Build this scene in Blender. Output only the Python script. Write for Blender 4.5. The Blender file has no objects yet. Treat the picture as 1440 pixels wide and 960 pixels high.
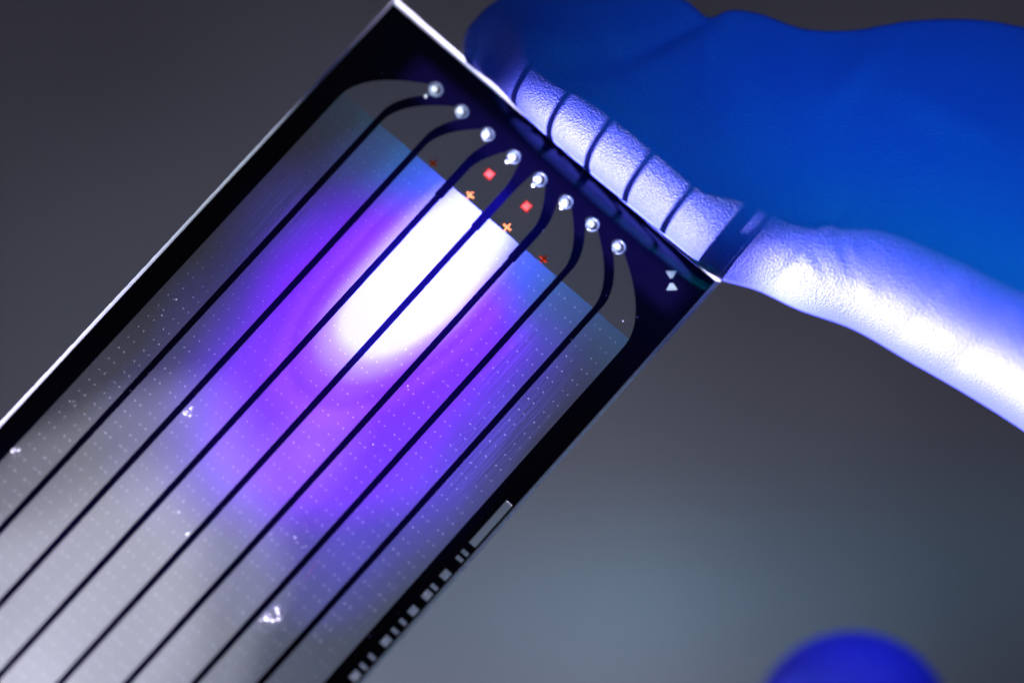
import bpy, bmesh, math, random
import numpy as np
from mathutils import Vector, Matrix
from mathutils.geometry import tessellate_polygon
random.seed(7); rng = np.random.RandomState(7)
sc = bpy.context.scene
C = sc.collection
# one Blender unit is one centimetre of the place
sc.unit_settings.scale_length = 0.01

# ------------------------------------------------------------------ camera
cam = bpy.data.cameras.new('camera'); co = bpy.data.objects.new('camera', cam); C.objects.link(co)
sc.camera = co
co.location = (0, -30, 0); co.rotation_euler = (math.radians(90), 0, 0)
cam.sensor_width = 36; cam.lens = 36 * 30 / 6.2
cam.clip_start = 0.1; cam.clip_end = 500
cam.dof.use_dof = True; cam.dof.focus_distance = 29.92
cam.dof.aperture_fstop = 0.092; cam.dof.aperture_blades = 9
# ------------------------------------------------------------------ world and exposure
w = bpy.data.worlds.new('World'); sc.world = w; w.use_nodes = True
w.node_tree.nodes['Background'].inputs[0].default_value = (0.024, 0.023, 0.033, 1)
w.node_tree.nodes['Background'].inputs[1].default_value = 1.0
vs = sc.view_settings
vs.view_transform = 'Standard'; vs.look = 'None'; vs.exposure = 0; vs.gamma = 1
sc.cycles.use_denoising = True
sc.cycles.transparent_max_bounces = 24
sc.cycles.max_bounces = 8

# the frame of the flow cell: u along its short end, v down its length, n out of its face
ORG = Vector((-0.75087, 0.41773, 2.08671))
U = Vector((0.75337, -0.08858, -0.65160)); N = Vector((0.08718, -0.96868, 0.23248))
U.normalize(); N = (N - U * N.dot(U)).normalized(); V = U.cross(N).normalized()
CELL = Matrix(((U.x, -V.x, N.x, ORG.x), (U.y, -V.y, N.y, ORG.y), (U.z, -V.z, N.z, ORG.z), (0, 0, 0, 1)))
def P(u, v, h=0.0): return ORG + U * u + V * v + N * h

# ------------------------------------------------------------------ lamps
class NT:
    def __init__(s, nt): s.t = nt; s.n = nt.nodes; s.l = nt.links
    def new(s, ty, **k):
        x = s.n.new(ty)
        for a, b in k.items(): setattr(x, a, b)
        return x
    def put(s, sock, val):
        if isinstance(val, bpy.types.NodeSocket): s.l.new(val, sock)
        elif val is not None:
            sock.default_value = val
    def m(s, op, a, b=None, c=None, clamp=False):
        x = s.new('ShaderNodeMath', operation=op, use_clamp=clamp)
        s.put(x.inputs[0], a); s.put(x.inputs[1], b); s.put(x.inputs[2], c)
        return x.outputs[0]
    def ramp(s, f, stops, interp='LINEAR'):
        x = s.new('ShaderNodeValToRGB'); s.put(x.inputs[0], f)
        cr = x.color_ramp; cr.interpolation = interp
        while len(cr.elements) > 1: cr.elements.remove(cr.elements[-1])
        cr.elements[0].position = stops[0][0]; cr.elements[0].color = (*stops[0][1], 1)
        for p, c in stops[1:]:
            e = cr.elements.new(p); e.color = (*c, 1)
        return x.outputs[0]
    def mix(s, f, a, b, blend='MIX'):
        x = s.new('ShaderNodeMix', data_type='RGBA', blend_type=blend)
        s.put(x.inputs[0], f)
        for sock, val in ((x.inputs[6], a), (x.inputs[7], b)):
            if isinstance(val, tuple): val = (*val, 1)
            s.put(sock, val)
        return x.outputs[2]
    def noise(s, vec, scale, detail=2, rough=.5):
        x = s.new('ShaderNodeTexNoise'); s.put(x.inputs['Vector'], vec)
        x.inputs['Scale'].default_value = scale; x.inputs['Detail'].default_value = detail
        x.inputs['Roughness'].default_value = rough
        return x.outputs[0]

LD = 26.0       # added beams start this far from the cell, square to its face
def added_beam(name, cu, cv, power, build, cone=24, radius=.02):
    """An added spot light square to the cell; its nodes cast a soft coloured pattern:
    build(nt, du, dv) gives the colour at du, dv centimetres from the beam's centre."""
    l = bpy.data.lights.new(name, 'SPOT'); l.energy = power; l.spot_size = math.radians(cone); l.spot_blend = .3
    l.shadow_soft_size = radius; l.use_nodes = True
    o = bpy.data.objects.new(name, l); C.objects.link(o)
    M = CELL.copy(); M.translation = P(cu, cv, LD); o.matrix_world = M
    t = NT(l.node_tree); em = t.n['Emission']
    tc = t.new('ShaderNodeTexCoord'); sp = t.new('ShaderNodeSeparateXYZ'); t.l.new(tc.outputs['Normal'], sp.inputs[0])
    z = t.m('ABSOLUTE', sp.outputs[2])
    du = t.m('MULTIPLY', t.m('DIVIDE', sp.outputs[0], z), LD * SGN[0])
    dv = t.m('MULTIPLY', t.m('DIVIDE', sp.outputs[1], z), LD * SGN[1])
    col = build(t, du, dv)
    t.l.new(col, em.inputs[0]); em.inputs[1].default_value = 1
    return o
SGN = (1, -1)
def ell(t, du, dv, cu, cv, ru, rv, rot=0, wob=0, p=2.0):
    c, s = math.cos(rot), math.sin(rot)
    a = t.m('SUBTRACT', du, cu); b = t.m('SUBTRACT', dv, cv)
    x = t.m('ADD', t.m('MULTIPLY', a, c / ru), t.m('MULTIPLY', b, s / ru))
    y = t.m('ADD', t.m('MULTIPLY', a, -s / rv), t.m('MULTIPLY', b, c / rv))
    r = t.m('POWER', t.m('ADD', t.m('POWER', t.m('ABSOLUTE', x), p), t.m('POWER', t.m('ABSOLUTE', y), p)), 1 / p)
    if wob:
        cx = t.new('ShaderNodeCombineXYZ'); t.put(cx.inputs[0], du); t.put(cx.inputs[1], dv)
        n = t.noise(cx.outputs[0], 1.1, 1)
        r = t.m('ADD', r, t.m('MULTIPLY', t.m('SUBTRACT', n, .5), wob))
    return r
def violet_beam(t, du, dv):
    r = ell(t, du, dv, 0, 0, .33, .83, .04, .30, 2.4)
    R = 3.6
    def S(l): return [(a / R, c) for a, c in l]
    v = t.ramp(t.m('DIVIDE', r, R, clamp=True), S([(0, (1.25, 1.35, 8.0)), (.78, (1.15, 1.25, 7.5)), (.90, (.66, .52, 2.4)), (1.10, (.26, .07, .9)),
        (1.26, (.12, .004, .5)), (1.36, (.20, .03, .65)), (1.6, (.07, .0, .35)), (2.1, (.03, .0, .22)), (2.6, (0, 0, 0))]))
    b = t.ramp(t.m('DIVIDE', r, R, clamp=True), S([(0, (1.25, 1.35, 8.0)), (.78, (1.15, 1.25, 7.5)), (.95, (.50, .5, 1.8)), (1.15, (.03, .10, .9)),
        (1.5, (.0, .075, .6)), (1.85, (0, .075, .20)), (2.15, (0, .032, .055)), (2.5, (.002, .02, .05)), (3.0, (0, 0, 0))]))
    f = t.m('MULTIPLY', t.m('SUBTRACT', t.m('ADD', dv, t.m('MULTIPLY', t.m('ABSOLUTE', du), -.35)), -.48), 3.6, clamp=True)   # bluer towards the inlet end
    stop = t.m('MULTIPLY', t.m('ADD', dv, .95), 3.5, clamp=True)      # soft cut added to keep the beam off the glove
    return t.mix(1.0, t.mix(f, b, v), stop, 'MULTIPLY')
def wide_beam(t, du, dv):
    r = ell(t, du, dv, 0, 0, .80, 1.13, .0, .62, 2.4)
    return t.ramp(t.m('DIVIDE', r, 1.6, clamp=True), [(0, (.16, .0, 1.0)), (.50, (.17, .0, 1.05)), (.56, (.12, .003, .8)), (.66, (.045, .008, .42)),
                  (.78, (.014, .008, .15)), (.95, (0, 0, 0))])
def inlet_strip(t, du, dv):
    a = t.m('SUBTRACT', 1, t.m('MULTIPLY', t.m('SUBTRACT', t.m('ABSOLUTE', dv), .07), 14), clamp=True)
    b = t.m('SUBTRACT', 1, t.m('MULTIPLY', t.m('SUBTRACT', t.m('ABSOLUTE', du), 1.02), 8), clamp=True)
    return t.mix(1.0, (.85, .92, 1.0), t.m('MULTIPLY', a, b), 'MULTIPLY')
def lobe(ru, rv, rot, col, wob=.3, edge=.0):
    def f(t, du, dv):
        r = ell(t, du, dv, 0, 0, ru, rv, rot, wob)
        c2 = tuple(x * .72 for x in col); c3 = tuple(x * .3 for x in col); c4 = tuple(x * .03 for x in col)
        return t.ramp(t.m('DIVIDE', r, 2.0, clamp=True), [(0, col), (.28, c2), (.46, c3), (.6, c4), (.78, (0, 0, 0))], 'EASE')
    return f
KW = 30500.0
added_beam('added_core_light', 1.30, 1.12, KW * 2, violet_beam)  # added, as are those below: coloured light in place of the film's diffraction
added_beam('added_violet_light', 1.38, 1.86, KW * 2, wide_beam)
added_beam('added_lilac_light', 1.50, 2.45, KW * 2.0, lobe(.26, .46, .1, (.17, .085, .15)))
added_beam('added_white_light', 1.22, 4.6, KW * 2.0, lobe(1.02, 1.85, -.12, (.66, .66, .79), .35))  # added light for the pale lanes, in place of a soft reflection
added_beam('added_indigo_light', 2.15, 2.1, KW * 2.0, lobe(.34, 1.1, 0, (.03, .02, .30), .5))

added_beam('added_inlet_light', 1.47, .245, KW * 2.0, inlet_strip, 10)  # added light that whitens the port domes
def spot(name, loc, target, energy, col, size, radius, blend=.4):
    l = bpy.data.lights.new(name, 'SPOT'); l.energy = energy; l.color = col; l.spot_size = math.radians(size)
    l.spot_blend = blend; l.shadow_soft_size = radius
    o = bpy.data.objects.new(name, l); C.objects.link(o); o.location = loc
    o.rotation_euler = (Vector(target) - Vector(loc)).to_track_quat('-Z', 'Y').to_euler()
    return o
# the hard lamp low on the left behind the cell: it shines through the clear lanes on to the glove
AL = math.radians(14)
KDIR = (V * math.cos(AL) - N * math.sin(AL)).normalized()
kt = P(2.3, -.4)
def key_lamp():
    l = bpy.data.lights.new('key_lamp', 'SPOT'); l.energy = 760000; l.color = (.86, .76, 1.0); l.spot_size = math.radians(15)
    l.spot_blend = .3; l.shadow_soft_size = .2; l.use_nodes = True
    o = bpy.data.objects.new('key_lamp', l); C.objects.link(o)
    y = KDIR.cross(U).normalized(); p = kt + KDIR * 26
    o.matrix_world = Matrix(((U.x, y.x, KDIR.x, p.x), (U.y, y.y, KDIR.y, p.y), (U.z, y.z, KDIR.z, p.z), (0, 0, 0, 1)))
    t = NT(l.node_tree); em = t.n['Emission']
    tc = t.new('ShaderNodeTexCoord'); sp = t.new('ShaderNodeSeparateXYZ'); t.l.new(tc.outputs['Normal'], sp.inputs[0])
    z = t.m('ABSOLUTE', sp.outputs[2])
    u = t.m('ADD', t.m('MULTIPLY', t.m('DIVIDE', sp.outputs[0], z), 26.0), 2.3)
    h = t.m('MULTIPLY', t.m('DIVIDE', sp.outputs[1], z), 26.0)
    # added cuts in the beam: one spares the left fingertip, one the other fingers
    left = t.m('MULTIPLY', t.m('SUBTRACT', u, .96), 6, clamp=True)
    left = t.m('MAXIMUM', left, t.m('MULTIPLY', t.m('SUBTRACT', h, .70), 8, clamp=True))
    under = t.m('SUBTRACT', 1, t.m('MULTIPLY', t.m('SUBTRACT', h, -.01), 24), clamp=True)
    low = t.m('MULTIPLY', t.m('ADD', h, 1.6), 1.7, clamp=True)
    right = t.m('SUBTRACT', 1, t.m('MULTIPLY', t.m('MULTIPLY', t.m('SUBTRACT', u, 2.5), 1.2, clamp=True), .62))
    # added dark bar in the beam, shading the glove beside the cell's right corner
    shade_bar = t.m('MULTIPLY', t.m('SUBTRACT', t.m('ABSOLUTE', t.m('SUBTRACT', u, 2.70)), .10), 9, clamp=True)
    shade_bar = t.m('MAXIMUM', shade_bar, under)
    f = t.m('MULTIPLY', t.m('MULTIPLY', t.m('MAXIMUM', left, under), low), t.m('MULTIPLY', right, shade_bar))
    t.l.new(f, em.inputs[1])
key_lamp()
# broad blue-tinted fill, added above the camera
def area(name, loc, target, energy, col, size):
    l = bpy.data.lights.new(name, 'AREA'); l.energy = energy; l.color = col; l.size = size
    o = bpy.data.objects.new(name, l); C.objects.link(o); o.location = loc
    o.rotation_euler = (Vector(target) - Vector(loc)).to_track_quat('-Z', 'Y').to_euler()
    return o
def flagged_fill(t, du, dv):
    # added fill for the hand; a mask in its nodes keeps it off the cell
    fill_mask = t.m('MULTIPLY', t.m('SUBTRACT', t.m('MULTIPLY', dv, -1), 1.30 - .03), 5.0, clamp=True)
    r = ell(t, du, dv, -1.9, -2.2, 4.3, 3.6)
    top = t.m('MULTIPLY', t.m('SUBTRACT', t.m('ADD', t.m('ADD', dv, 1.30), t.m('MULTIPLY', t.m('ADD', du, 2.6), 1.1)), .1), 3.0, clamp=True)
    f = t.m('MULTIPLY', t.m('MULTIPLY', t.m('SUBTRACT', 1.5, r, clamp=True), top), fill_mask)
    return t.mix(1.0, (.0, .64, 1.0), f, 'MULTIPLY')
added_beam('added_hand_fill', 2.6, 1.30, KW * 1.05, flagged_fill, 40, 1.2)
spot('added_fingertip_fill', (16, -14, 10), (2.5, 1.6, -2.5), 30000, (0, 1.0, .95), 8, 1.5, 1.0)  # added fill that lifts the lower fingertip's blue
spot('added_edge_light', P(-14, 3.2, -2.4), P(0, 2.9, 0), KW * 1.0, (.85, .93, 1.0), 17, .2)  # added light to brighten the cell's left edge
spot('added_backdrop_light', (-1.5, 38, -10), (-1.5, 45, -8), 1250, (.64, .71, .94), 150, 2, 1.0)  # unseen light added for the backdrop's gradient

# ------------------------------------------------------------------ helpers
def link_mesh(name, me, mat=None, parent=None, smooth=False, mw=None):
    o = bpy.data.objects.new(name, me); C.objects.link(o)
    if mat: me.materials.append(mat)
    if parent: o.parent = parent
    if smooth: me.polygons.foreach_set('use_smooth', [True] * len(me.polygons))
    return o
def mesh(name, verts, faces, mat=None, parent=None, smooth=False):
    me = bpy.data.meshes.new(name); me.from_pydata([tuple(v) for v in verts], [], faces); me.update()
    return link_mesh(name, me, mat, parent, smooth)
def tag(o, label, cat, group=None, kind=None):
    if label: o['label'] = label
    if cat: o['category'] = cat
    if group: o['group'] = group
    if kind: o['kind'] = kind
def material(name):
    m = bpy.data.materials.new(name); m.use_nodes = True
    t = NT(m.node_tree); return m, t, t.n['Principled BSDF'], t.n['Material Output']
def L(u, v, h=0.0): return (u, -v, h)       # cell's own coordinates

# ------------------------------------------------------------------ materials
def glass_like(name, film=False, f0=.02):
    m, t, pb, out = material(name); t.n.remove(pb)
    tr = t.new('ShaderNodeBsdfTransparent'); tr.inputs[0].default_value = (.97, .98, 1, 1)
    gl = t.new('ShaderNodeBsdfGlossy'); gl.inputs['Roughness'].default_value = .04
    ge = t.new('ShaderNodeNewGeometry'); dt = t.new('ShaderNodeVectorMath', operation='DOT_PRODUCT')
    t.l.new(ge.outputs['Incoming'], dt.inputs[0]); t.l.new(ge.outputs['Normal'], dt.inputs[1])
    fr = t.m('MULTIPLY_ADD', t.m('POWER', t.m('SUBTRACT', 1, t.m('ABSOLUTE', dt.outputs['Value'])), 5), .45, f0)   # Schlick, the same from both sides
    mx = t.new('ShaderNodeMixShader'); t.l.new(fr, mx.inputs[0]); t.l.new(tr.outputs[0], mx.inputs[1]); t.l.new(gl.outputs[0], mx.inputs[2])
    t.l.new(mx.outputs[0], out.inputs[0])
    if film:
        tc = t.new('ShaderNodeTexCoord')
        mp = t.new('ShaderNodeMapping'); t.l.new(tc.outputs['Object'], mp.inputs[0]); mp.inputs['Scale'].default_value = (1, .022, 1)
        mp.inputs['Rotation'].default_value = (0, 0, math.radians(3))
        n1 = t.noise(mp.outputs[0], 75, 3, .7)          # hair-fine streaks along the lanes
        sp = t.new('ShaderNodeSeparateXYZ'); t.l.new(tc.outputs['Object'], sp.inputs[0])
        big = t.noise(tc.outputs['Object'], .9, 3)
        def patch(cu, cv, ru, rv):
            a = t.m('DIVIDE', t.m('SUBTRACT', sp.outputs[0], cu), ru); b = t.m('DIVIDE', t.m('ADD', sp.outputs[1], cv), rv)
            return t.m('SUBTRACT', 1, t.m('ADD', t.m('MULTIPLY', a, a), t.m('MULTIPLY', b, b)), clamp=True)
        wear = t.m('ADD', t.m('ADD', patch(2.3, 1.55, .24, .62), patch(.42, 1.45, .22, .30)), patch(2.0, 1.2, .15, .3), clamp=True)
        st = t.m('MULTIPLY', t.m('MULTIPLY', t.m('SUBTRACT', n1, .47), 2.4), t.m('ADD', t.m('MULTIPLY', wear, 1.0), .03))
        k = t.m('ADD', t.m('ADD', st, .93), t.m('MULTIPLY', t.m('SUBTRACT', big, .5), .35))
        k = t.m('ADD', k, t.m('MULTIPLY', wear, .12))
        col = t.mix(1.0, (.70, .70, .72), k, 'MULTIPLY')
        df = t.new('ShaderNodeBsdfDiffuse'); t.l.new(col, df.inputs[0])
        m2 = t.new('ShaderNodeMixShader'); m2.inputs[0].default_value = .50
        t.l.new(mx.outputs[0], m2.inputs[1]); t.l.new(df.outputs[0], m2.inputs[2]); t.l.new(m2.outputs[0], out.inputs[0])
    return m
M_clear = glass_like('clear_glass')
M_body = glass_like('body_glass', False, .003)
M_film = glass_like('patterned_film', True)
def simple(name, col, rough=.4, spec=.5, metal=0, coat=0):
    m, t, pb, out = material(name)
    pb.inputs['Base Color'].default_value = (*col, 1); pb.inputs['Roughness'].default_value = rough
    pb.inputs['Specular IOR Level'].default_value = spec; pb.inputs['Metallic'].default_value = metal
    return m, t, pb, out
M_mask, t, pb, out = simple('black_mask', (.0018, .0009, .015), .12, .45)
tc = t.new('ShaderNodeTexCoord')
nn = t.noise(tc.outputs['Object'], 7, 4, .6)
t.l.new(t.m('MULTIPLY_ADD', nn, .05, .03), pb.inputs['Roughness'])
def frosted(name, col, f, grain=40, clear=0):
    m, t, pb, out = material(name); t.n.remove(pb)
    tc = t.new('ShaderNodeTexCoord'); n = t.noise(tc.outputs['Object'], grain, 4, .7)
    c = t.mix(n, tuple(x * .55 for x in col), col)
    d = t.new('ShaderNodeBsdfDiffuse'); tl = t.new('ShaderNodeBsdfTranslucent'); g = t.new('ShaderNodeBsdfGlossy'); g.inputs['Roughness'].default_value = .25
    t.l.new(c, d.inputs[0]); t.l.new(c, tl.inputs[0])
    a = t.new('ShaderNodeMixShader'); a.inputs[0].default_value = f; t.l.new(d.outputs[0], a.inputs[1]); t.l.new(tl.outputs[0], a.inputs[2])
    b = t.new('ShaderNodeMixShader'); b.inputs[0].default_value = .12; t.l.new(a.outputs[0], b.inputs[1]); t.l.new(g.outputs[0], b.inputs[2])
    if clear:
        x = t.new('ShaderNodeBsdfTransparent'); e = t.new('ShaderNodeMixShader'); e.inputs[0].default_value = clear
        t.l.new(b.outputs[0], e.inputs[1]); t.l.new(x.outputs[0], e.inputs[2]); b = e
    t.l.new(b.outputs[0], out.inputs[0]); return m
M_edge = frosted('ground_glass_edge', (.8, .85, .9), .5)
M_edge_dim = frosted('shaded_edge', (.10, .13, .16), .4, 25)  # same glass edge, painted darker for the dimly lit right side
M_bead_glint = frosted('white_bead_glint', (.97, .98, 1.0), .4, 3, 0)  # white for bubbles, and for glints modelled on ports and bars
M_port_glint = frosted('port_glint', (1.0, 1.0, 1.0), .2, 3, 0)  # white that stands for the ports' bright glints
M_left = frosted('half_shaded_edge', (.42, .44, .52), .5, 14)  # same glass edge, the left side's weaker light put into its tone
M_rim, t, pb, out = simple('port_rim', (.12, .14, .25), .25, .8)
M_red, t, pb, out = simple('red_mark', (.95, .03, .0), .5, .0)
M_orange, t, pb, out = simple('orange_mark', (.98, .24, .02), .5, .0)
M_coral, t, pb, out = simple('coral_mark', (.98, .19, .06), .5, .0)
M_dark_red, t, pb, out = simple('red_rim', (.95, .012, .0), .5, .0)
M_grey, t, pb, out = simple('pale_print', (.24, .24, .27), .6, .3)
M_dot = frosted('etched_dot', (.95, .96, 1.0), .12)
M_scratch, t, pb, out = simple('red_scratch', (.6, .25, .3), .5, .2)
M_bar = glass_like('bar_window')

# ------------------------------------------------------------------ backdrop
m, t, pb, out = simple('painted_backdrop', (.5, .5, .52), .8, .1)
tc = t.new('ShaderNodeTexCoord')
n1 = t.noise(tc.outputs['Object'], .22, 2, .5)
c = t.ramp(n1, [(.3, (.50, .48, .51)), (.7, (.86, .86, .86))])
t.l.new(c, pb.inputs['Base Color'])
bd = mesh('backdrop', [(-90, 45, -90), (90, 45, -90), (90, 45, 90), (-90, 45, 90)], [(0, 1, 2, 3)], m)
tag(bd, 'plain grey backdrop far out of focus behind the flow cell and the glove', None, None, 'structure')

# ------------------------------------------------------------------ flow cell
cell = bpy.data.objects.new('flow_cell', None); C.objects.link(cell); cell.matrix_world = CELL
cell.empty_display_size = .5
tag(cell, 'black framed glass flow cell with eight long clear lanes, held by the blue glove', 'flow cell')
UE, VE, VL = 2.665, -.055, 7.5
def prism(name, outline, h0, h1, mat, parent, smooth=False):
    n = len(outline)
    vs_ = [L(u, v, h0) for u, v in outline] + [L(u, v, h1) for u, v in outline]
    fs = [tuple(range(n))[::-1], tuple(range(n, 2 * n))] + [(i, (i + 1) % n, (i + 1) % n + n, i + n) for i in range(n)]
    me = bpy.data.meshes.new(name); me.from_pydata(vs_, [], fs); me.validate()
    bm = bmesh.new(); bm.from_mesh(me); bmesh.ops.recalc_face_normals(bm, faces=bm.faces); bm.to_mesh(me); bm.free()
    return link_mesh(name, me, mat, parent, smooth)
prism('glass_body', [(.035, -.01), (2.64, -.01), (2.64, VL - .02), (.035, VL - .02)], -.10, -.012, M_body, cell)

# lanes
B = [.172, .449, .748, 1.035, 1.33, 1.625, 1.922, 2.212, 2.49]
PORT = [.576 + .2115 * i for i in range(8)]
PV = .238
def edge_curve(i, side, v):
    """u of lane i's left (-1) or right (+1) edge at v"""
    j = i if side < 0 else i + 1
    hw = 0 if j in (0, 8) else .0205
    if j in (3, 4, 5) and v < .735: hw = .0275
    base = B[j] - side * hw
    D = PORT[i] + side * .05 - base
    ve = .40 + .78 * abs(D); p = 1.5 + 1.5 * abs(D)
    f = max(0, min(1, (ve - v) / (ve - PV))) ** p
    return base + D * f
VV = [PV + .5 * (k / 22) ** 1.15 for k in range(23)]
VV = [v for v in VV if v < .733] + [.734, .7355, .9, 1.6, 2.6, 3.6, 4.8, 6.0, 7.25]
PATV = .628
holes = []
for i in range(8):
    cap = [(PORT[i] + .05 * math.cos(a), PV - .05 * math.sin(a)) for a in np.linspace(0, math.pi, 11)[1:-1]]
    right = [(edge_curve(i, 1, v), v) for v in VV][::-1]; left = [(edge_curve(i, -1, v), v) for v in VV]
    outline = left[::-1][::-1] + right + cap
    holes.append(outline)
bars = [(1.88, 2.225)]
for vc, wd in ((2.289, 0), (2.339, 0), (2.468, 1), (2.569, 0), (2.634, 1), (2.761, .9), (2.853, 0), (2.926, 0), (3.007, 1.1), (3.134, 0), (3.21, 0), (3.286, 1.1),
               (3.40, 0), (3.46, 0), (3.58, 1), (3.68, 0), (3.75, 1), (3.86, 0), (3.98, 1), (4.06, 0)):
    h = .013 + .017 * wd
    bars.append((vc - h, vc + h))
def mask_mesh():
    outer = [(.03, 0), (2.642, 0), (2.642, VL - .02), (.03, VL - .02)]
    loops = [outer] + holes + [[(2.580, a), (2.628, a), (2.628, b), (2.580, b)] for a, b in bars]
    flat = [p for l in loops for p in l]
    tris = tessellate_polygon([[Vector((u, -v, 0)) for u, v in l] for l in loops])
    n = len(flat); verts = [L(u, v, 0) for u, v in flat] + [L(u, v, -.004) for u, v in flat]
    faces = [tuple(tr) for tr in tris] + [tuple(x + n for x in tr[::-1]) for tr in tris]
    k = 0
    for l in loops:
        m_ = len(l)
        faces += [(k + q, k + (q + 1) % m_, k + (q + 1) % m_ + n, k + q + n) for q in range(m_)]
        k += m_
    me = bpy.data.meshes.new('black_mask'); me.from_pydata(verts, [], faces); me.validate()
    bm = bmesh.new(); bm.from_mesh(me); bmesh.ops.recalc_face_normals(bm, faces=bm.faces); bm.to_mesh(me); bm.free()
    return me
link_mesh('black_mask', mask_mesh(), M_mask, cell)
def clip_above(outline, v0, keep_low):
    out_ = []
    n = len(outline)
    for a in range(n):
        p, q = outline[a], outline[(a + 1) % n]
        ins = (p[1] < v0) == keep_low
        if ins: out_.append(p)
        if (p[1] < v0) != (q[1] < v0):
            f = (v0 - p[1]) / (q[1] - p[1]); out_.append((p[0] + (q[0] - p[0]) * f, v0))
    return out_
for i in range(8):
    ln = prism('lane', clip_above(holes[i], PATV, True), -.009, -.006, M_clear, cell)
    fo = clip_above(holes[i], PATV, False)                         # the film is a coating: one sheet on the lane's glass floor
    mesh('patterned_film', [L(u, v, -.005) for u, v in fo], [tuple(range(len(fo)))[::-1]], M_film, ln)
    # paired reference dots, two columns of pairs to a lane
    vs_, fs = [], []
    mid = (B[i] + B[i + 1]) / 2
    for cix, cu in enumerate((mid - .061, mid + .061)):
        v = .70
        while v < 7.2:
            for d in (-.0205, .0205):
                jit = random.uniform(-.0015, .0015)
                uu, vv = cu + d + jit, v + random.uniform(-.001, .001)
                if abs(uu - edge_curve(i, 1 if uu > mid else -1, vv)) < .01: continue
                r = random.uniform(.0036, .0052)
                b = len(vs_)
                vs_ += [L(uu + r * math.cos(a * math.pi / 3), vv + r * math.sin(a * math.pi / 3), -.0042) for a in range(6)] + [L(uu, vv, -.0030)]
                fs += [(b + a, b + 6, b + (a + 1) % 6) for a in range(6)]
            v += .0885
    d = mesh('reference_dots', vs_, fs, M_dot, ln); d['kind'] = 'stuff'

def dome(name, u, v, r, h, mat, parent, seg=18, rings=6, z0=0.0):
    vs_ = [L(u, v, z0 + h)]; fs = []
    for k in range(1, rings + 1):
        a = k / rings * math.pi / 2
        for s_ in range(seg):
            b = s_ / seg * 2 * math.pi
            vs_.append(L(u + r * math.sin(a) * math.cos(b), v + r * math.sin(a) * math.sin(b), z0 + h * math.cos(a)))
    fs += [(0, 1 + s_, 1 + (s_ + 1) % seg) for s_ in range(seg)]
    for k in range(rings - 1):
        for s_ in range(seg):
            a, b = 1 + k * seg + s_, 1 + k * seg + (s_ + 1) % seg
            fs.append((a, a + seg, b + seg, b))
    return mesh(name, vs_, fs, mat, parent, True)
def torus(name, u, v, R, r, mat, parent, seg=28, ring=8, z0=0.0):
    vs_, fs = [], []
    for a in range(seg):
        A = a / seg * 2 * math.pi
        for b in range(ring):
            Bq = b / ring * 2 * math.pi
            q = R + r * math.cos(Bq)
            vs_.append(L(u + q * math.cos(A), v + q * math.sin(A), z0 + r * math.sin(Bq)))
    for a in range(seg):
        for b in range(ring):
            fs.append((a * ring + b, ((a + 1) % seg) * ring + b, ((a + 1) % seg) * ring + (b + 1) % ring, a * ring + (b + 1) % ring))
    return mesh(name, vs_, fs, mat, parent, True)
sat = {0: (-.013, .072), 3: (-.007, .046), 4: (-.001, .051), 5: (.008, .042)}
for i in range(8):
    p = torus('inlet_port', PORT[i] + .005, PV - .003, .038 + random.uniform(-.002, .002), .005, M_rim, cell)
    k = random.uniform(.88, 1.08)
    dome('bead_glint', PORT[i] - .005 + random.uniform(-.003, .003), PV + .006 + random.uniform(-.004, .004), .026 * k, .030 * k, M_port_glint, p)  # white dome shaped as the glint of light in the port
    if i in sat:
        dome('bead_glint', PORT[i] + sat[i][0], PV + sat[i][1], .012, .014, M_bead_glint, p)  # smaller dome for the glint beside it
for k, (a, b) in enumerate(bars):
    o = prism('barcode_bar', [(2.581, a + .001), (2.627, a + .001), (2.627, b - .001), (2.581, b - .001)], -.010, -.006, M_bar, cell)
    if k == 0:
        o['label'] = 'one long bar'
        prism('chipped_end', [(2.582, a), (2.628, a), (2.628, a + .004), (2.582, a + .005)], -.004, .003, M_bead_glint, o)
    else:
        dome('glint', 2.621, (a + b) / 2 + random.uniform(-.2, .2) * (b - a), .0062, .008, M_bead_glint, o, 10, 4)  # white dome modelled as the highlight at the bar's end
        if k in (1, 5, 9, 12): dome('glint', 2.590, (a + b) / 2, .006, .008, M_bead_glint, o, 10, 4)
prism('scratch', [(1.9805, 2.922), (1.9855, 2.922), (1.9965, 3.044), (1.9915, 3.044)], -.004, -.003, M_scratch, cell)
# red and orange alignment marks
def plus(name, u, v, mat, parent, a=.028, b=.0062):
    o = [(-b, -a), (b, -a), (b, -b), (a, -b), (a, b), (b, b), (b, a), (-b, a), (-b, b), (-a, b), (-a, -b), (-b, -b)]
    return prism(name, [(u + x, v + y) for x, y in o], -.0055, -.003, mat, parent)
for i, (u, mt, lb) in enumerate(((.875, M_red, 'dim red cross'), (1.174, M_orange, 'bright orange cross'), (1.474, M_orange, 'bright orange cross'), (1.77, M_red, 'dim red cross'))):
    o = plus('alignment_cross', u, .596, mt, cell); o['label'] = lb
for u in (1.174, 1.476):
    q = .0275
    o = prism('alignment_square', [(u - q, .416 - q), (u + q, .416 - q), (u + q, .416 + q), (u - q, .416 + q)], -.0055, -.004, M_dark_red, cell)
    q = .021
    prism('square_centre', [(u - q, .416 - q), (u + q, .416 - q), (u + q, .416 + q), (u - q, .416 + q)], -.0038, -.003, M_coral, o)
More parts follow.
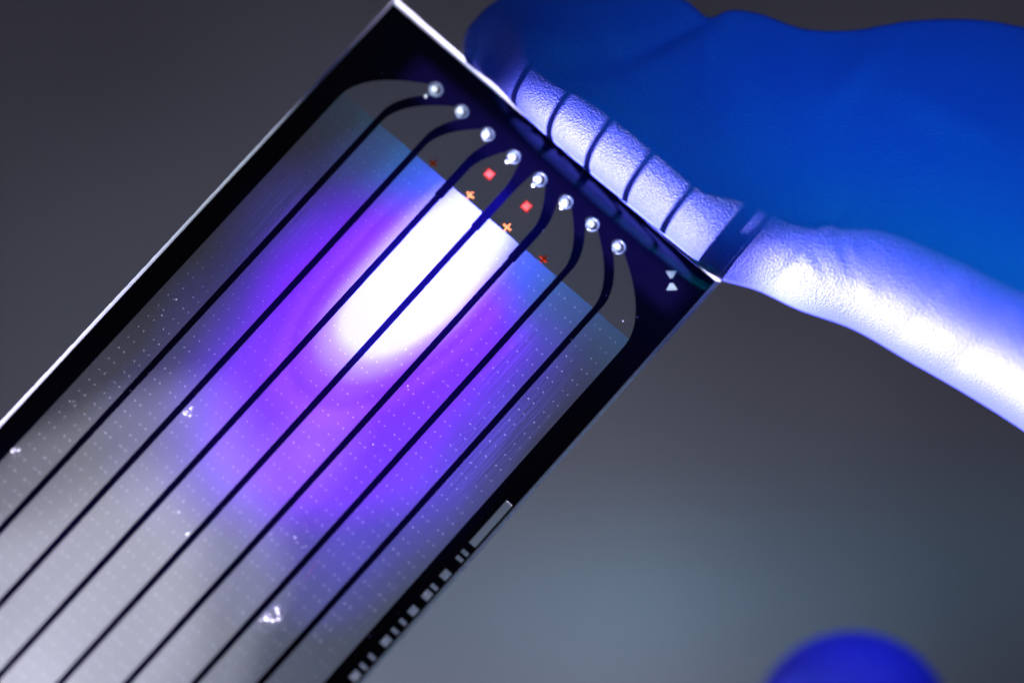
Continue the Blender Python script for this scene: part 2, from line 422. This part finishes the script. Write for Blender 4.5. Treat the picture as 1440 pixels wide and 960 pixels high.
# pale printed mark near the right corner: two small triangles tip to tip
ux, uy = .6927, .7212    # direction of the print's own vertical in u, v
def tri(cu, cv, sgn):
    up = (ux, uy); sd = (uy, -ux)
    pts = [(-.034, .022), (.034, .022), (.010, -.022), (-.010, -.022)]
    return [(cu + sd[0] * x + up[0] * y * sgn, cv + sd[1] * x + up[1] * y * sgn) for x, y in pts]
pm = prism('printed_mark', tri(2.413, .148, -1), .0005, .002, M_grey, cell)
prism('triangle', tri(2.464, .205, 1), .0005, .002, M_grey, pm)

# scattered dust on the face
dv_, df_ = [], []
for k in range(80):
    u_, v_ = random.uniform(.1, 2.55), random.uniform(.3, 5.4); r = (.0018) + .004 * random.random() ** 4
    b = len(dv_)
    dv_ += [L(u_ + r * random.uniform(.7, 1.3) * math.cos(a * 1.2566), v_ + r * random.uniform(.7, 1.3) * math.sin(a * 1.2566), .0006) for a in range(5)] + [L(u_, v_, r * .9)]
    df_ += [(b + (a + 1) % 5, b + 5, b + a)[::-1] for a in range(5)]
d = mesh('dust', dv_, df_, M_dot, cell); d['kind'] = 'stuff'

# ground edges of the glass
def bevel_edge(name, pts_in, pts_out, mat, jag=0.0, n=60, drop=.045):
    (a0, a1), (b0, b1) = pts_in, pts_out
    vs_, fs = [], []
    for k in range(n + 1):
        f = k / n
        iu, iv = a0[0] + (a1[0] - a0[0]) * f, a0[1] + (a1[1] - a0[1]) * f
        ou, ov = b0[0] + (b1[0] - b0[0]) * f, b0[1] + (b1[1] - b0[1]) * f
        j = (rng.rand() ** 3) * jag
        du, dv = iu - ou, iv - ov; l_ = math.hypot(du, dv) or 1
        ou += du / l_ * j; ov += dv / l_ * j
        vs_ += [L(iu, iv, -.0005), L((iu * 2 + ou) / 3, (iv * 2 + ov) / 3, -.006), L(ou, ov, -drop)]
    for k in range(n):
        for q in range(2):
            a = k * 3 + q
            fs.append((a, a + 1, a + 4, a + 3))
    me = bpy.data.meshes.new(name); me.from_pydata(vs_, [], fs)
    bm = bmesh.new(); bm.from_mesh(me); bmesh.ops.recalc_face_normals(bm, faces=bm.faces); bm.to_mesh(me); bm.free()
    return link_mesh(name, me, mat, cell)
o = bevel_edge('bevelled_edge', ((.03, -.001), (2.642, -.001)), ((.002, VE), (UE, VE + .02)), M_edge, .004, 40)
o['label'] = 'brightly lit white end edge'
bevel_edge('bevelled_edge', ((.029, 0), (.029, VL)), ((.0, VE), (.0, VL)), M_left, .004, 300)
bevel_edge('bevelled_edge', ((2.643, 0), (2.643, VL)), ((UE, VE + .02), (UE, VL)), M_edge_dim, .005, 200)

# tiny bubbles and specks lying in the lanes: they belong to the fill of the cell, so they stay its parts
bub = torus('bubble', 1.990, 3.322, .040, .0035, M_rim, cell, z0=.002)
for du, dv, r in ((-.003, .044, .022), (.006, -.036, .016), (.026, -.018, .012), (.052, .006, .013), (.032, .034, .014), (-.02, .085, .006)):
    dome('bead_glint', 1.985 + du, 3.322 + dv, r, r * .8, M_bead_glint, bub)
s = dome('bubble', .792, 2.766, .014, .011, M_bead_glint, cell)
dome('bead_glint', .796, 2.722, .010, .008, M_bead_glint, s); dome('bead_glint', .823, 2.760, .008, .007, M_bead_glint, s)
dome('bubble', 1.293, 3.308, .009, .008, M_bead_glint, cell)
s = dome('bubble', .182, 3.623, .013, .010, M_bead_glint, cell); dome('bead_glint', .205, 3.60, .009, .007, M_bead_glint, s)

# ------------------------------------------------------------------ gloved hand
K = 6.2 / 1440 / 30
def W3(px, py, y): return ((px - 720) * K * (30 + y), y, -(py - 480) * K * (30 + y))
def smooth_interp(xs, ys, x):
    xs = np.array(xs, float); ys = np.array(ys, float)
    m_ = np.gradient(ys, xs)
    i = np.clip(np.searchsorted(xs, x) - 1, 0, len(xs) - 2)
    h = xs[i + 1] - xs[i]; q = np.clip((x - xs[i]) / h, 0, 1)
    return ((1 + 2 * q) * (1 - q) ** 2 * ys[i] + q * (1 - q) ** 2 * h * m_[i] + q * q * (3 - 2 * q) * ys[i + 1] + q * q * (q - 1) * h * m_[i + 1])
low = [(649, 70), (652, 84), (660, 93), (675, 104), (700, 123), (716, 141), (730, 156), (760, 184), (800, 219), (850, 262), (900, 305), (950, 347), (985, 377), (1003, 389), (1030, 398), (1060, 406),
       (1120, 434), (1200, 463), (1280, 509), (1360, 555), (1440, 606), (1560, 700), (1700, 820), (1900, 960), (2300, 1150)]
top = [(649, 68), (652, 50), (660, 36), (675, 18), (700, -2), (740, -24), (800, -40), (870, -40), (930, -20), (970, 4), (1000, 25), (1022, 15), (1060, 17), (1130, 40), (1190, 43),
       (1280, 29), (1340, 26), (1400, 30), (1440, 38), (1560, 60), (1700, 40), (1900, -60), (2300, -200)]
xs_ = np.concatenate([649 + (np.linspace(0, 1, 14) ** 2) * 50, np.arange(706, 1500, 7), np.arange(1510, 2301, 30)])
zl = smooth_interp(*zip(*low), xs_); zt = smooth_interp(*zip(*top), xs_)
M_ = 72
Hs = (zl - zt) * K * 30
xu = np.arange(649, 2301, 2.0); hu = np.interp(xu, xs_, Hs); ker = np.exp(-(np.arange(-60, 61) / 24.0) ** 2); ker /= ker.sum()
hu2 = np.convolve(np.pad(hu, 60, 'edge'), ker, 'valid'); bl = np.clip((xs_ - 720) / 120, 0, 1)
Hs = Hs * (1 - bl) + np.interp(xs_, xu, hu2) * bl     # the front follows the outline only loosely, so its folds stay shallow
verts, faces = [], []
for k, x in enumerate(xs_):
    lo, hi = zl[k], zt[k]
    H = Hs[k]
    f = np.clip((x - 800) / 600, 0, 1); f = f * f * (3 - 2 * f)
    b_ = 1.15 - .17 * f
    e = np.clip((x - 672) / 70, 0, 1); yc = .30 - .05 * f + .05 * (1 - e * e * (3 - 2 * e)); a_ = .46 - .03 * f - .32 * (1 - e * e * (3 - 2 * e))
    pk = (a_ / (a_ + b_)); nrm = pk ** a_ * (1 - pk) ** b_
    Hf = (.40 - .06 * f) * H * (.55 + .45 * np.clip((x - 665) / 70, 0, 1)); Hb = .42 * H
    for q in range(M_):
        ph = q / M_ * 2 * math.pi
        t_ = (1 - math.cos(ph)) / 2
        if ph <= math.pi:
            y = yc - Hf * (t_ ** a_ * (1 - t_) ** b_) / nrm
        else:
            y = yc + Hb * 2 * math.sqrt(max(0, t_ * (1 - t_)))
        verts.append(W3(x, lo + (hi - lo) * t_, y * 1.0))
n_ = len(xs_)
for k in range(n_ - 1):
    for q in range(M_):
        a = k * M_ + q; b = k * M_ + (q + 1) % M_
        faces.append((a, b, b + M_, a + M_))
faces += [tuple(range(M_))[::-1], tuple((n_ - 1) * M_ + q for q in range(M_))]
def chain(pts, rads, seg=28, caps=8, flat=1.0):
    """a tapered digit with rounded ends through pts"""
    global verts, faces
    P_ = [np.array(p, float) for p in pts]
    cen, rad = [], []
    for i in range(len(P_) - 1):
        for q in np.linspace(0, 1, 10, endpoint=False):
            p0 = P_[max(0, i - 1)]; p1 = P_[i]; p2 = P_[i + 1]; p3 = P_[min(len(P_) - 1, i + 2)]
            cen.append(.5 * ((2 * p1) + (-p0 + p2) * q + (2 * p0 - 5 * p1 + 4 * p2 - p3) * q * q + (-p0 + 3 * p1 - 3 * p2 + p3) * q ** 3))
            rad.append(rads[i] + (rads[i + 1] - rads[i]) * q)
    cen.append(P_[-1]); rad.append(rads[-1])
    d0 = (cen[0] - cen[1]); d0 /= np.linalg.norm(d0)
    pre = [(cen[0] + d0 * rad[0] * math.sin(a), rad[0] * math.cos(a)) for a in np.linspace(math.pi / 2 * .97, 0, caps, endpoint=False)]
    allc = [p for p, r in pre] + cen; allr = [r for p, r in pre] + rad
    base = len(verts)
    upv = np.array((.15, 1, .1))
    for i, (p, r) in enumerate(zip(allc, allr)):
        d = allc[min(i + 1, len(allc) - 1)] - allc[max(i - 1, 0)]; d /= np.linalg.norm(d)
        s1 = np.cross(d, upv); s1 /= np.linalg.norm(s1); s2 = np.cross(s1, d)
        for q in range(seg):
            a = q / seg * 2 * math.pi
            verts.append(tuple(p + s1 * r * math.cos(a) + s2 * r * flat * math.sin(a)))
    n = len(allc)
    for i in range(n - 1):
        for q in range(seg):
            a = base + i * seg + q; b = base + i * seg + (q + 1) % seg
            faces.append((a, b, b + seg, a + seg))
    faces += [tuple(base + q for q in range(seg))[::-1], tuple(base + (n - 1) * seg + q for q in range(seg))]
# index fingertip rising into the bottom of the frame, behind the cell's plane
chain([(2.19, 1.9, -2.52), (2.45, 1.9, -3.6), (4.6, 1.8, -5.6), (8.5, 1.5, -4.6)], [.66, .78, .86, .98])
chain([(3.0, 3.0, -4.8), (3.6, 3.1, -6.2), (5.6, 3.0, -7.3), (9.2, 2.6, -5.6)], [.66, .74, .84, .98])
chain([(4.4, 4.4, -6.4), (5.0, 4.6, -7.6), (6.8, 4.4, -8.2), (9.8, 3.8, -6.2)], [.62, .70, .80, .95])
chain([(6.0, 5.6, -7.0), (6.4, 5.8, -8.2), (7.8, 5.6, -8.6), (10.4, 4.8, -6.4)], [.52, .60, .70, .85])
chain([(7.6, 2.0, -1.6), (9.4, 2.4, -3.6), (12.5, 3.0, -5.2), (17, 3.2, -6.5)], [1.2, 2.2, 2.3, 2.0], flat=.8)
chain([(7.4, .6, -.6), (9.6, 1.6, -2.6), (12.5, 2.6, -4.6)], [1.3, 1.9, 2.0])
me = bpy.data.meshes.new('hand_base'); me.from_pydata(verts, [], faces); me.update()
bm = bmesh.new(); bm.from_mesh(me); bmesh.ops.triangulate(bm, faces=[f for f in bm.faces if len(f.verts) > 4])
bmesh.ops.recalc_face_normals(bm, faces=bm.faces); bm.to_mesh(me); bm.free()
tmp = bpy.data.objects.new('hand_base', me); C.objects.link(tmp)
md = tmp.modifiers.new('r', 'REMESH'); md.mode = 'VOXEL'; md.voxel_size = .03; md.use_smooth_shade = True
sm = tmp.modifiers.new('s', 'SMOOTH'); sm.factor = .5; sm.iterations = 4
dg = bpy.context.evaluated_depsgraph_get()
hm = bpy.data.meshes.new_from_object(tmp.evaluated_get(dg)); hm.name = 'gloved_hand'
bpy.data.objects.remove(tmp)
# soft folds of the stretched rubber
nv = len(hm.vertices); cov = np.empty(nv * 3); hm.vertices.foreach_get('co', cov); cov = cov.reshape(-1, 3)
nov = np.empty(nv * 3); hm.vertices.foreach_get('normal', nov); nov = nov.reshape(-1, 3)
def seg_dist(a, b):
    a = np.array(W3(*a, 0))[[0, 2]]; b = np.array(W3(*b, 0))[[0, 2]]
    p = cov[:, [0, 2]] - a; d = b - a; ll = d @ d
    q = np.clip(p @ d / ll, 0, 1)
    return np.linalg.norm(p - q[:, None] * d, axis=1), q
dis = np.zeros(nv); front = np.clip(-nov[:, 1] * 2 + .4, 0, 1)
for a, b, wd, am in (((1000, 20), (900, 75), .05, -.035), ((900, 75), (780, 100), .10, -.02), ((1020, 30), (930, 110), .12, .02), ((1165, 345), (1183, 392), .03, .006),
                     ((1150, 352), (1172, 400), .03, .005), ((1192, 345), (1200, 372), .03, .004), ((1128, 362), (1150, 392), .03, .007), ((1240, 60), (1160, 150), .1, .02), ((1215, 400), (1222, 420), .04, .005), ((1090, 395), (1180, 300), .035, -.014), ((1260, 470), (1330, 400), .06, -.008), ((1330, 520), (1420, 440), .08, -.008), ((820, 20), (900, 120), .05, -.012), ((1250, 120), (1400, 200), .12, .014),
                     ((1040, 60), (1120, 210), .16, .008), ((700, 30), (800, 60), .09, .015)):
    d_, q = seg_dist(a, b); dis += am * np.exp(-(d_ / wd) ** 2) * (np.sin(np.clip(q * .9 + .05, 0, 1) * math.pi) ** .5)
cov = cov + nov * (dis * front)[:, None]
hm.vertices.foreach_set('co', cov.ravel()); hm.update()

m, t, pb, out = simple('blue_nitrile', (.03, .06, .5), .52, .55)
tc = t.new('ShaderNodeTexCoord')
vo = t.new('ShaderNodeTexVoronoi', feature='SMOOTH_F1'); t.l.new(tc.outputs['Object'], vo.inputs['Vector']); vo.inputs['Scale'].default_value = 80
nz = t.noise(tc.outputs['Object'], 150, 2, .6)
nb = t.noise(tc.outputs['Object'], 1.2, 3, .5)
h = t.m('ADD', t.m('MULTIPLY', vo.outputs['Distance'], 1.0), t.m('MULTIPLY', nz, .9))
bp = t.new('ShaderNodeBump'); bp.inputs['Strength'].default_value = .8; bp.inputs['Distance'].default_value = .0062
t.l.new(h, bp.inputs['Height'])
sx = t.new('ShaderNodeSeparateXYZ'); t.l.new(tc.outputs['Object'], sx.inputs[0])
mr = t.new('ShaderNodeMapRange'); mr.inputs['From Min'].default_value = -13.9; mr.inputs['From Max'].default_value = -12.6      # coarser where the rubber is bunched at the fingertip
mr.inputs['To Min'].default_value = 1.0; mr.inputs['To Max'].default_value = .5; t.l.new(sx.outputs[0], mr.inputs['Value'])
t.l.new(t.m('MULTIPLY', mr.outputs[0], t.m('MULTIPLY_ADD', nb, 1.2, .3), clamp=True), bp.inputs['Strength'])
t.l.new(bp.outputs[0], pb.inputs['Normal'])
c = t.mix(nb, (.028, .042, .42), (.034, .055, .47))
t.l.new(c, pb.inputs['Base Color'])
hand = link_mesh('gloved_hand', hm, m, None, True)
tag(hand, 'blue gloved hand pinching the end of the flow cell, one fingertip showing below', 'gloved hand')
# origin at the wrist end of the hand
off = Vector((15, 3, -6)); hm.transform(Matrix.Translation(-off)); hand.location = off
